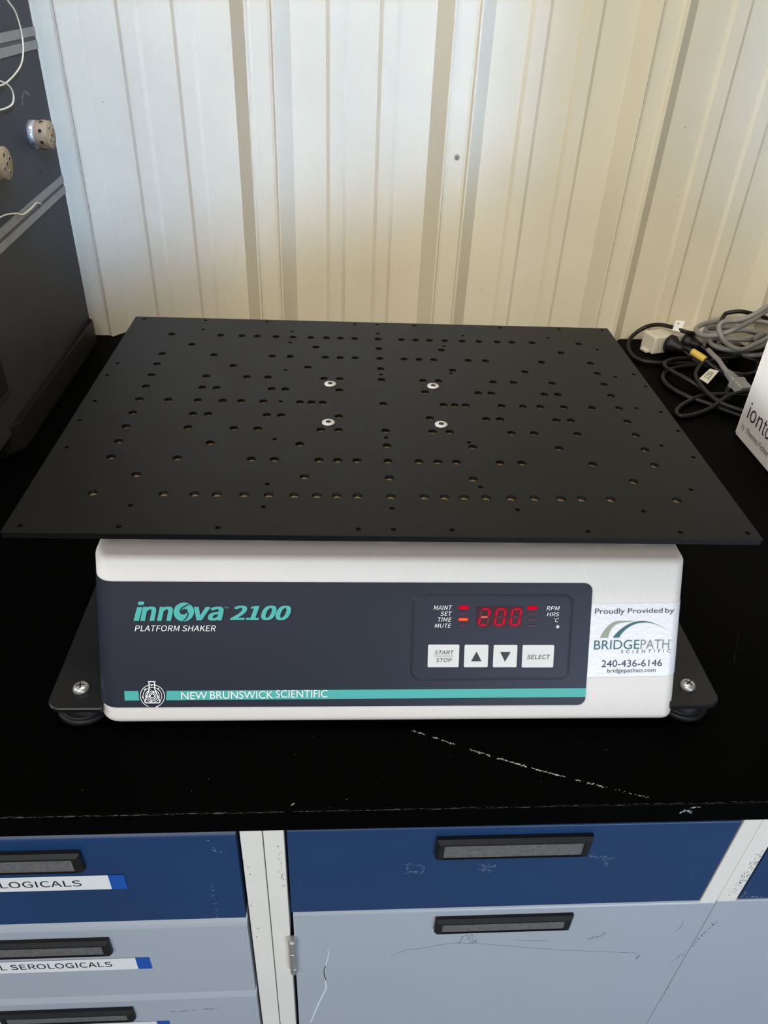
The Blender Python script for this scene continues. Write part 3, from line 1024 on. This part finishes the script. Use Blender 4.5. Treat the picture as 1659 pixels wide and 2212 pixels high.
# drilled platform
PZ0, PZ1 = 0.1722, 0.17735
holes = []
RB = .0043
R1 = [.2513, .1925, .1667, .1482, .1252, .1044, .0827, .0636, .0464, .0288]
for y, xs, mid_ in ((.1728, R1, 1), (.1434, [.222, .0754], 1), (.1146, [.251, .192, .125, .1043, .0636, .0463, .0287], 1), (.0863, [.2512, .1665, .0826], 1),
                    (.0577, [.2512, .192, .148, .125, .0636, .0463], 1), (.0295, [.2512, .192, .177, .1186, .1042, .0463], 0)):
    for sy in (1, -1):
        for x in xs:
            holes += [(x, sy * y, RB), (-x, sy * y, RB)]
        if mid_:
            holes.append((0, sy * y, RB))
for x in (.2513, .222, .192, .1664, .1477, .1248, .0869, .0751, .0633):
    holes += [(x, 0, RB), (-x, 0, RB)]
holes.append((0, 0, RB))
SM = .0022
for sy in (1, -1):
    for x in (-.2942, -.2180, -.1406, -.0285, 0, .0475, .1597, .2372, .2942):
        holes.append((x, sy * .2202, SM))
    for x in (-.2160, -.1070, 0, .1070, .2158):
        holes.append((x, sy * .1905, SM))
    for x in (.2705, .0800, -.1070):
        holes.append((x, sy * .1560, SM))
    for x in (.2705, .0800, -.1070):
        holes.append((x, sy * .0778, SM))
    holes.append((0, sy * .0711, SM))
    for x in (.2945, -.2945):
        holes.append((x, -.0065 + sy * .0925, SM))
    for x in (.2982, -.2978):
        holes.append((x, .0035 + sy * .0510, SM))
for x in (.2945, -.2945):
    holes.append((x, -.0065, SM))
holes += [(.2705, .0010, SM), (-.1068, .0005, SM)]
cu = bpy.data.curves.new('plate_outline', 'CURVE')
cu.dimensions = '2D'
cu.fill_mode = 'BOTH'
cu.extrude = (PZ1 - PZ0) / 2
def spline(pts):
    sp = cu.splines.new('POLY')
    sp.points.add(len(pts) - 1)
    for i, (x, y) in enumerate(pts):
        sp.points[i].co = (x, y, 0, 1)
    sp.use_cyclic_u = True
spline(rrect(-.305, -.2285, .305, .2285, .0015, 2))
for x, y, r in holes:
    spline([(x + .0015 + r * math.cos(2 * math.pi * k / 24), y + .0010 + r * math.sin(2 * math.pi * k / 24)) for k in range(24)])
tmp = bpy.data.objects.new('plate_outline', cu)
COL.objects.link(tmp)
dg = bpy.context.evaluated_depsgraph_get()
dg.update()
me0 = bpy.data.meshes.new_from_object(tmp.evaluated_get(dg))
pf = MB()
zc = (PZ0 + PZ1) / 2
pv = [(v.co.x, v.co.y, v.co.z + zc) for v in me0.vertices]
flatf, sidef, holef = [], [], []
for p in me0.polygons:
    idx = list(p.vertices)
    if abs(p.normal.z) > .5:
        flatf.append(idx)
    elif all(abs(pv[i][0]) > .3025 or abs(pv[i][1]) > .2260 for i in idx):
        sidef.append(idx)
    else:
        holef.append(idx)
bpy.data.objects.remove(tmp)
bpy.data.curves.remove(cu)
bpy.data.meshes.remove(me0)
pf.add(pv, flatf + sidef, 'platform_black')
for q in holef:        # each wall facet split in two: dark bore above, see-through light painted gold below
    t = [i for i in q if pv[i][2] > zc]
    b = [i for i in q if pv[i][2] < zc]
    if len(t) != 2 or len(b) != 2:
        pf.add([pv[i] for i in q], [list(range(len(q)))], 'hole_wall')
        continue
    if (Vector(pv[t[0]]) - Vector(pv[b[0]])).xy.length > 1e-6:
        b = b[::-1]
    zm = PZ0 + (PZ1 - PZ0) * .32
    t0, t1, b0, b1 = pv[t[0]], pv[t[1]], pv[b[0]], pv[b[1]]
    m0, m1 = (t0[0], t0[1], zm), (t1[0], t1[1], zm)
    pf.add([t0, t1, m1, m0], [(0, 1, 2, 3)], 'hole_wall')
    pf.add([m0, m1, b1, b0], [(0, 1, 2, 3)], 'hole_lit_crescent')
plat = pf.build('platform', shaker)
plat.rotation_euler = (0, 0, math.radians(-0.22))
plat['label'] = 'black anodised platform drilled with rows of holes'
for bx, by in ((-.0563, .0441), (.0563, .0441), (-.0563, -.0430), (.0565, -.0430)):
    b = MB()
    M = Matrix.Translation((bx + .0013, by, PZ1))
    b.lathe([(.0064, 0), (.0064, .0010), (.0060, .0014), (.0030, .0015)], 'bolt_nickel', 32, M)
    b.lathe([(.0026, .0014), (.0026, .0018), (.0023, .0018)], 'socket_dark', 20, M)
    b.build('socket_screw', plat)['label'] = 'silver button-head socket screw'
    p_ = MB()
    p_.lathe([(.010, .1415), (.010, PZ0 + .0005)], 'plate_black', 24, Matrix.Translation((bx, by, 0)))
    p_.build('support_post', shaker)

# ------------------------------------------------------------------ dark instrument at the left
IORG = (-0.62, 0.38, 0.0)
ins = thing('lab_instrument', IORG, 'tall charcoal instrument with beige round valves standing against the wall', 'instrument')
c_ = MB()
XP = -0.4722
c_.box((-0.78, 0.13, 0.030), (XP - .004, 0.5725, 0.66), 'machine_edge', .002)
c_.box((-0.77, 0.14, 0.032), (XP, 0.566, 0.655), 'machine_panel', .001)
side = lambda y, z: (XP + .0004, y, z)
c_.poly(ellipse(0.479, 0.2945, 0.0032, 0.004, 16), 'socket_dark', side)
c_.build('casing', ins, IORG)['label'] = 'charcoal casing'
tr = MB()
tray = [(-0.4632, 0.1925), (-0.4634, 0.5540), (-0.476, 0.566), (-0.80, 0.566), (-0.80, 0.168), (-0.4802, 0.1700)]
def trp(g):
    cx, cy = -0.63, 0.37
    return [(cx + (x - cx) * g, cy + (y - cy) * g) for x, y in tray]
lay = [(trp(.985), 0.0006), (trp(1.0), 0.008), (trp(1.0), 0.043), (trp(.997), 0.046), (trp(.985), 0.0445), (trp(.97), 0.036)]
n = len(tray)
vs = [(x, y, z) for ring_, z in lay for x, y in ring_]
fs = [(r * n + i, (r + 1) * n + i, (r + 1) * n + (i + 1) % n, r * n + (i + 1) % n) for r in range(len(lay) - 1) for i in range(n)]
fs += [list(range(n)), [(len(lay) - 1) * n + i for i in range(n)][::-1]]
tr.add(vs, fs, 'machine_tray')
tr.build('base_tray', ins, IORG)['label'] = 'black base tray with a chamfered corner'


def rail(yb, zt_b, zb_b, yfr, drop, nm):
    """horizontal extrusion on the side: two flanges with a slot between"""
    r = MB()
    h = zt_b - zb_b
    for a, b, m, d in ((1.0, .60, 'aluminium', .0022), (.60, .40, 'slot_dark', .0008), (.40, 0.0, 'aluminium', .0022)):
        q = [(yb, zb_b + h * b), (yb, zb_b + h * a), (yfr, zb_b + h * a - drop), (yfr, zb_b + h * b - drop)]
        r.prism(q, XP - .001, XP + d, m, lambda y, z, x: (x, y, z))
    return r.build('side_rail', ins, IORG)


rail(0.5630, 0.2735, 0.2482, 0.15, 0.0148, 'low')['label'] = 'lower aluminium rail'
rail(0.5640, 0.4661, 0.4401, 0.15, 0.0040, 'high')['label'] = 'upper aluminium rail'
l_ = MB()
words = 'OUTLET VALVE'
for i, ch in enumerate(words):
    if ch == ' ':
        continue
    a = math.radians(158 - 112 * i / (len(words) - 1))
    cy, cz, R_ = 0.4800, 0.3755, 0.0175
    def fn(u, v, a=a):
        rr = R_ + v
        return (XP + .0005, cy + rr * math.cos(a) + u * math.sin(a), cz + rr * math.sin(a) - u * math.cos(a))
    l_.text(ch, -.0012, .0012, 0, .0036, 'pale_print', fn)
l_.build('valve_lettering', ins, IORG)


def valve(y, z, x0, L, r, screw_rot):
    v = MB()
    M = Matrix.Translation((x0, y, z)) @ Matrix.Rotation(math.radians(90), 4, 'Y')
    a = L * .34
    v.lathe([(r * .99, a), (r, a + .0008), (r, L - .0012), (r * .96, L)], 'peek', 40, M)
    for k in range(4):
        an = math.radians(screw_rot + 90 * k)
        Ms = M @ Matrix.Translation((r * .60 * math.cos(an), r * .60 * math.sin(an), L))
        v.lathe([(r * .17, -.0002), (r * .17, .0002)], 'steel', 14, Ms)
        v.lathe([(r * .11, .0001), (r * .11, .0004)], 'socket_dark', 6, Ms)
    v.lathe([(r * .19, -.0001), (r * .19, .0004)], 'peek', 18, M @ Matrix.Translation((0, 0, L)))
    v.lathe([(r * .10, .0003), (r * .10, .0006)], 'socket_dark', 12, M @ Matrix.Translation((0, 0, L)))
    for k in range(8):      # threaded ports round the barrel
        an = math.radians(22 + 45 * k)
        Mp = M @ Matrix.Rotation(an, 4, 'Z') @ Matrix.Translation((r, 0, (a + L) / 2)) @ Matrix.Rotation(math.radians(90), 4, 'Y')
        v.lathe([(r * .22, -.001), (r * .22, .0006), (r * .16, .0007)], 'peek', 16, Mp)
        v.lathe([(r * .13, .0003), (r * .13, .0010)], 'socket_dark', 12, Mp)
    vo = v.build('valve_head', ins, IORG)
    vo['label'] = 'beige multiport valve head'
    c = MB()
    c.lathe([(r * .98, -.002), (r * 1.0, a * .2), (r * 1.0, a)], 'steel', 40, M)
    c.build('metal_collar', vo, IORG)
    for d_, zz in (('2', 0.006), ('3', -0.010)):
        n_ = MB()
        ang0 = math.asin(zz / r)
        def fn(u, w, ang0=ang0):
            an = ang0 + w / r
            return (x0 + a * .5 + u, y - (r + .0003) * math.cos(an), z + (r + .0003) * math.sin(an))
        n_.text(d_, -.0022, .0022, -.002, .003, 'ink_black', fn)
        n_.build('number', vo, IORG)
    return vo


valve(0.4740, 0.3440, XP, 0.0270, 0.0178, 30)
valve(0.2830, 0.3430, XP, 0.0330, 0.0182, 20)


def tubing(pts):
    t = MB()
    t.tube([(XP + d, y, z) for y, z, d in pts], 0.0011, 'tube_cream', 8, 6)
    return t.build('tubing', ins, IORG)


tubing([(0.452, 0.515, .004), (0.4648, 0.4984, .008), (0.4780, 0.4860, .010), (0.4855, 0.4660, .010), (0.4829, 0.4450, .009), (0.4670, 0.4290, .008), (0.4403, 0.4190, .006), (0.4032, 0.4130, .006), (0.375, 0.412, .004)])
tubing([(0.375, 0.420, .004), (0.4020, 0.4137, .006), (0.4160, 0.4060, .007), (0.4190, 0.3968, .007), (0.4080, 0.3890, .007), (0.3833, 0.3868, .005), (0.36, 0.388, .003)])
tubing([(0.24, 0.279, .004), (0.3069, 0.2767, .004), (0.3450, 0.2700, .005), (0.3661, 0.2640, .006), (0.4000, 0.2640, .006), (0.4235, 0.2650, .005), (0.4470, 0.2580, .0025)])
dh = MB()
dh.box((XP - .001, 0.13, 0.083), (XP + .0035, 0.2075, 0.152), 'machine_edge', .002)
dh.box((XP + .0025, 0.13, 0.090), (XP + .0045, 0.1965, 0.146), 'machine_tray', .001)
dh.build('door_recess', ins, IORG)

# ------------------------------------------------------------------ white carton at the right
BORG = (0.5544, 0.2628, 0.0)
bx = thing('carton', BORG, 'white carton with black lettering standing on the worktop at the right edge', 'carton', math.radians(-0.64))
c = MB()
c.box((0, -0.34, 0.0005), (0.30, 0, 0.235), 'carton_white', .0022, 2)
c.box((-.0004, -.0022, .004), (.0024, .0004, .232), 'carton_edge', .0006)
c.flakes([(-0.002, 0.006), (-0.008, 0.003)], 8, 0.0016, 0.001, 'carton_edge', lambda y, z: (-.0003, y, z), 81)
c.build('box', bx, (0, 0, 0))
l_ = MB()
bf = lambda u, z: (-.0005, -u, z)        # u runs from the back corner towards the front
l_.text('i', .0150, .0190, .0372, .0620, 'ink_black', bf, bold=-0.004)
l_.text('on', .0226, .0578, .0368, .0553, 'ink_black', bf)
l_.text('torrent', .0618, .1420, .0368, .0590, 'ink_black', bf, bold=-0.012)
l_.text('by', .0115, .0195, .0150, .0265, 'scuff_grey', bf)
l_.text('Thermo Fisher', .0250, .0960, .0172, .0262, 'ink_black', bf)
l_.text('Scientific', .0990, .1440, .0172, .0262, 'ink_black', bf)
l_.build('box_lettering', bx, (0, 0, 0))

# ------------------------------------------------------------------ power strip, plugs, cords
SX, SY = 0.5265, 0.5530
ps = thing('power_strip', (SX, SY, 0), 'ivory power strip lying against the ribbed wall under the cords', 'power strip', math.radians(18.5))
b = MB()
b.box((0, 0, 0.001), (0.125, 0.036, 0.034), 'strip_ivory', .003, 3)
b.box((0.006, -.0006, 0.008), (0.0075, .0366, 0.0346), 'tag_ivory', .0003)
b.build('strip_body', ps)
b = MB()
b.box((-.006, 0.010, 0.001), (0.001, 0.028, 0.006), 'strip_ivory', .001)
b.build('mounting_tab', ps)


def plug(loc, rot, L, label, group='black plugs on the power strip'):
    p = thing('power_plug', loc, label, 'plug', rot, group)
    b = MB()
    b.lathe([(.009, 0), (.0165, .002), (.0165, .010), (.011, .017), (.0075, .026), (.0055, .034)], 'cable_black', 20, Matrix.Rotation(math.radians(90), 4, 'X') @ Matrix.Scale(1.0, 4))
    b.build('plug_body', p)
    b = MB()
    b.tube([(0, -.032, 0), (.001, -.042, -.004), (.004, -.060, -.012), (.012, -.085, -.0165)], 0.0036, 'cable_black', 8, 5)
    b.build('cord', p)
    return p


def on_strip(u, w, z):
    c_, s_ = math.cos(math.radians(18.5)), math.sin(math.radians(18.5))
    return (SX + u * c_ - w * s_, SY + u * s_ + w * c_, z)


plug(on_strip(.030, -.0008, .021), math.radians(32), .034, 'flat black round-backed plug in the near end of the ivory power strip')
plug(on_strip(.066, -.0008, .022), math.radians(40), .034, 'black plug in the middle of the ivory power strip beside the grey coil')


def cord(name, pts, r, m, label, cat, res=7):
    t = MB()
    t.tube(pts, r, m, 12, res)
    zmin = min(p[2] for p in t.v)
    lift = 0.0006 - zmin if zmin < 0.0006 else 0
    t.v = [(x, y, z + lift) for x, y, z in t.v]
    P = Vector(pts[len(pts) // 2])
    base = (P.x, P.y, 0.0)
    o = t.build(name, None, base)
    tag(o, label, cat, 'black cords on the worktop')
    return o, base


A = [(0.610, 0.567, 0.038), (0.592, 0.560, 0.041), (0.575, 0.563, 0.044), (0.563, 0.579, 0.044), (0.544, 0.598, 0.041), (0.527, 0.609, 0.032), (0.508, 0.605, 0.020), (0.495, 0.593, 0.011), (0.487, 0.569, 0.006), (0.486, 0.540, 0.004), (0.496, 0.519, 0.004), (0.520, 0.511, 0.004), (0.566, 0.512, 0.004), (0.603, 0.513, 0.004), (0.658, 0.532, 0.004), (0.728, 0.557, 0.004)]
ca, ba = cord('black_cable', A, 0.0036, 'cable_black', 'black cord looped round the power strip with a white paper tag', 'cord')
t = MB()
q = [(0.5644, 0.5750, 0.0589), (0.5816, 0.5750, 0.0574), (0.5714, 0.5610, 0.0425), (0.5556, 0.5610, 0.0459)]
vs = [Vector(p) for p in q] + [Vector(p) + Vector((.001, .0008, 0)) for p in q]
t.add(vs, [(0, 3, 2, 1), (4, 5, 6, 7), (0, 1, 5, 4), (1, 2, 6, 5), (2, 3, 7, 6), (3, 0, 4, 7)], 'tag_white')
v0, vx, vz = Vector(q[3]), Vector(q[2]) - Vector(q[3]), Vector(q[0]) - Vector(q[3])
nn = vx.cross(vz).normalized() * .0004
t.ribbon([(.25, .74), (.45, .76), (.52, .73), (.75, .75)], .06, 'ink_black', lambda a, b: tuple(v0 + vx * a + vz * b + nn))
t.build('paper_tag', ca, ba)

B = [(0.600, 0.5035, 0.004), (0.575, 0.501, 0.004), (0.547, 0.491, 0.004), (0.523, 0.474, 0.004), (0.508, 0.445, 0.004), (0.508, 0.414, 0.004), (0.521, 0.385, 0.004), (0.532, 0.371, 0.004), (0.5535, 0.351, 0.004), (0.576, 0.324, 0.004), (0.610, 0.290, 0.004), (0.660, 0.282, 0.004)]
cord('black_cable', B, 0.0036, 'cable_black', 'outer, lower one of two side-by-side black cords left of the printed tag', 'cord')
B2 = [(0.600, 0.524, 0.009), (0.585, 0.519, 0.011), (0.555, 0.512, 0.012), (0.530, 0.498, 0.012), (0.521, 0.476, 0.0125), (0.528, 0.455, 0.012), (0.542, 0.430, 0.011), (0.555, 0.412, 0.007), (0.566, 0.379, 0.0045), (0.575, 0.355, 0.004)]
cord('black_cable', B2, 0.0036, 'cable_black', 'inner, upper one of two side-by-side black cords left of the printed tag', 'cord')
Cc = [(0.690, 0.535, 0.013), (0.657, 0.517, 0.014), (0.622, 0.503, 0.015), (0.594, 0.488, 0.015), (0.574, 0.466, 0.014), (0.560, 0.440, 0.0135), (0.554, 0.409, 0.014), (0.551, 0.370, 0.016), (0.561, 0.341, 0.013), (0.581, 0.322, 0.0115), (0.614, 0.305, 0.008), (0.665, 0.300, 0.004)]
cc, bc = cord('black_cable', Cc, 0.0036, 'cable_black', 'black cord carrying an ivory tag printed 125V', 'cord')
t = MB()
q = [(0.5665, 0.4045, 0.0165), (0.5600, 0.4240, 0.0165), (0.5880, 0.4520, 0.0215), (0.6000, 0.4430, 0.0215)]
vs = [Vector(p) for p in q] + [Vector(p) - Vector((0, 0, .0012)) for p in q]
t.add(vs, [(3, 2, 1, 0), (4, 5, 6, 7), (0, 1, 5, 4), (1, 2, 6, 5), (2, 3, 7, 6), (3, 0, 4, 7)], 'tag_ivory')
v0, vx, vz = Vector(q[0]), Vector(q[3]) - Vector(q[0]), Vector(q[1]) - Vector(q[0])
t.text('125V', .18, .72, .22, .75, 'ink_black', lambda a, b: tuple(v0 + vx * a + vz * b + Vector((0, 0, .0005))))
t.build('printed_tag', cc, bc)
D = [(0.660, 0.410, 0.004), (0.628, 0.388, 0.005), (0.600, 0.378, 0.009), (0.572, 0.377, 0.010), (0.548, 0.377, 0.007), (0.522, 0.362, 0.005), (0.498, 0.342, 0.0045), (0.485, 0.323, 0.004), (0.488, 0.311, 0.004), (0.507, 0.315, 0.004), (0.527, 0.325, 0.0045), (0.547, 0.336, 0.007), (0.572, 0.347, 0.020), (0.592, 0.358, 0.021), (0.614, 0.369, 0.020), (0.642, 0.388, 0.012)]
cord('black_cable', D, 0.0036, 'cable_black', 'black cord bent in a narrow hairpin close to the white carton', 'cord')
E_ = [(0.640, 0.560, 0.058), (0.652, 0.580, 0.062), (0.662, 0.592, 0.067), (0.672, 0.590, 0.071), (0.686, 0.586, 0.074), (0.711, 0.585, 0.070), (0.746, 0.588, 0.060), (0.78, 0.57, 0.05)]
cord('black_cable', E_, 0.0038, 'cable_black', 'black cord arching over the grey coil in front of the wall', 'cord')
F_ = [(0.640, 0.470, 0.006), (0.662, 0.462, 0.007), (0.690, 0.480, 0.008), (0.700, 0.515, 0.010), (0.670, 0.535, 0.010), (0.630, 0.525, 0.008), (0.618, 0.485, 0.006), (0.622, 0.440, 0.005), (0.600, 0.400, 0.004), (0.590, 0.370, 0.004)]
cord('black_cable', F_, 0.0036, 'cable_black', 'black cord lying in the shade beneath the grey coil', 'cord')

y_ = MB()
y_.tube([(0.5825, 0.5185, 0.0235), (0.590, 0.506, 0.0215), (0.5975, 0.494, 0.0190)], 0.0062, 'tape_yellow', 14, 3)
yo = y_.build('cable_boot', org=(0.590, 0.506, 0.0))
tag(yo, 'short yellow cable boot lying below the black plugs', 'cable end')
y_ = MB()
y_.tube([(0.5975, 0.494, 0.0190), (0.606, 0.480, 0.014), (0.622, 0.462, 0.009), (0.650, 0.45, 0.006)], 0.0036, 'cable_black', 10, 5)
y_.tube([(0.5825, 0.5185, 0.0235), (0.577, 0.527, 0.025), (0.573, 0.534, 0.0225)], 0.0045, 'cable_black', 10, 4)
y_.build('cord', yo, (0.590, 0.506, 0.0))

G = 0.0043
G1 = [(0.716, 0.539, 0.100), (0.695, 0.522, 0.100), (0.667, 0.510, 0.086), (0.639, 0.500, 0.075), (0.616, 0.500, 0.064), (0.599, 0.514, 0.055), (0.592, 0.535, 0.051), (0.599, 0.559, 0.051), (0.623, 0.582, 0.051), (0.656, 0.594, 0.051), (0.695, 0.596, 0.052), (0.721, 0.592, 0.055), (0.743, 0.583, 0.055), (0.765, 0.560, 0.052), (0.755, 0.535, 0.048)]
G3 = [(0.755, 0.535, 0.046), (0.731, 0.552, 0.045), (0.702, 0.557, 0.049), (0.674, 0.558, 0.049), (0.641, 0.562, 0.040), (0.630, 0.580, 0.036), (0.640, 0.597, 0.036), (0.665, 0.597, 0.039), (0.689, 0.588, 0.043), (0.712, 0.572, 0.041), (0.745, 0.556, 0.036)]
G4 = [(0.757, 0.546, 0.032), (0.715, 0.533, 0.030), (0.675, 0.522, 0.026), (0.649, 0.535, 0.022), (0.636, 0.552, 0.022), (0.635, 0.568, 0.025), (0.649, 0.568, 0.029), (0.667, 0.553, 0.034), (0.695, 0.552, 0.034), (0.725, 0.560, 0.030), (0.755, 0.545, 0.024)]
G6 = [(0.750, 0.524, 0.018), (0.713, 0.521, 0.019), (0.690, 0.526, 0.016), (0.667, 0.538, 0.016), (0.656, 0.572, 0.014), (0.672, 0.590, 0.014), (0.700, 0.575, 0.014)]
coil = MB()
coil.tube(G1 + G3[1:] + G4[1:] + G6[1:], G, 'cable_grey', 12, 8)
coil_o = coil.build('coiled_cable', org=(0.67, 0.55, 0.0))
tag(coil_o, 'grey cable wound in a loose coil on top of the cord pile', 'cable')
G2 = [(0.715, 0.516, 0.122), (0.697, 0.508, 0.120), (0.681, 0.500, 0.115), (0.650, 0.489, 0.101), (0.632, 0.493, 0.092), (0.619, 0.508, 0.084), (0.612, 0.509, 0.074), (0.614, 0.494, 0.062), (0.628, 0.487, 0.050), (0.651, 0.483, 0.044), (0.689, 0.503, 0.049), (0.712, 0.517, 0.054), (0.741, 0.536, 0.060)]
g2 = MB()
g2.tube(G2, G, 'cable_grey', 12, 8)
g2.tube([(0.712, 0.540, 0.050), (0.700, 0.531, 0.048), (0.690, 0.523, 0.046)], [0.0062, 0.0055, 0.0048], 'cable_grey', 10, 5)
tag(g2.build('grey_cable', org=(0.65, 0.5, 0.0)), 'grey cable looping down the front of the coil from upper right', 'cable')

G5 = [(0.607, 0.512, 0.030), (0.608, 0.493, 0.029), (0.611, 0.474, 0.027), (0.610, 0.452, 0.025), (0.609, 0.428, 0.024)]
g5 = MB()
g5.tube(G5, G, 'cable_grey', 12, 6)
g5o = g5.build('grey_power_lead', org=(0.609, 0.45, 0.0))
tag(g5o, 'grey lead with a ribbed strain relief and socket beside the carton', 'cable')
k_ = MB()
Pk = Vector((0.609, 0.430, 0.024))
dk = (Vector((0.6155, 0.372, 0.018)) - Pk)
Lk = dk.length
Mk = Matrix.Translation(Pk) @ dk.to_track_quat('Z', 'Y').to_matrix().to_4x4()
pr_ = []
for i in range(5):
    z = i * .005
    pr_ += [(.0064 + i * .0005, z), (.0064 + i * .0005, z + .0026), (.0050 + i * .0004, z + .0030), (.0050 + i * .0004, z + .0048)]
k_.lathe(pr_, 'cable_grey', 16, Mk, False)
k_.box((-.0125, -.0090, .026), (.0125, .0090, .036), 'cable_grey', .003, 3, Mk)
k_.box((-.0108, -.0080, .035), (.0108, .0080, .058), 'cable_grey', .002, 3, Mk)
k_.build('socket_connector', g5o, (0.609, 0.45, 0.0))

bpy.context.view_layer.update()
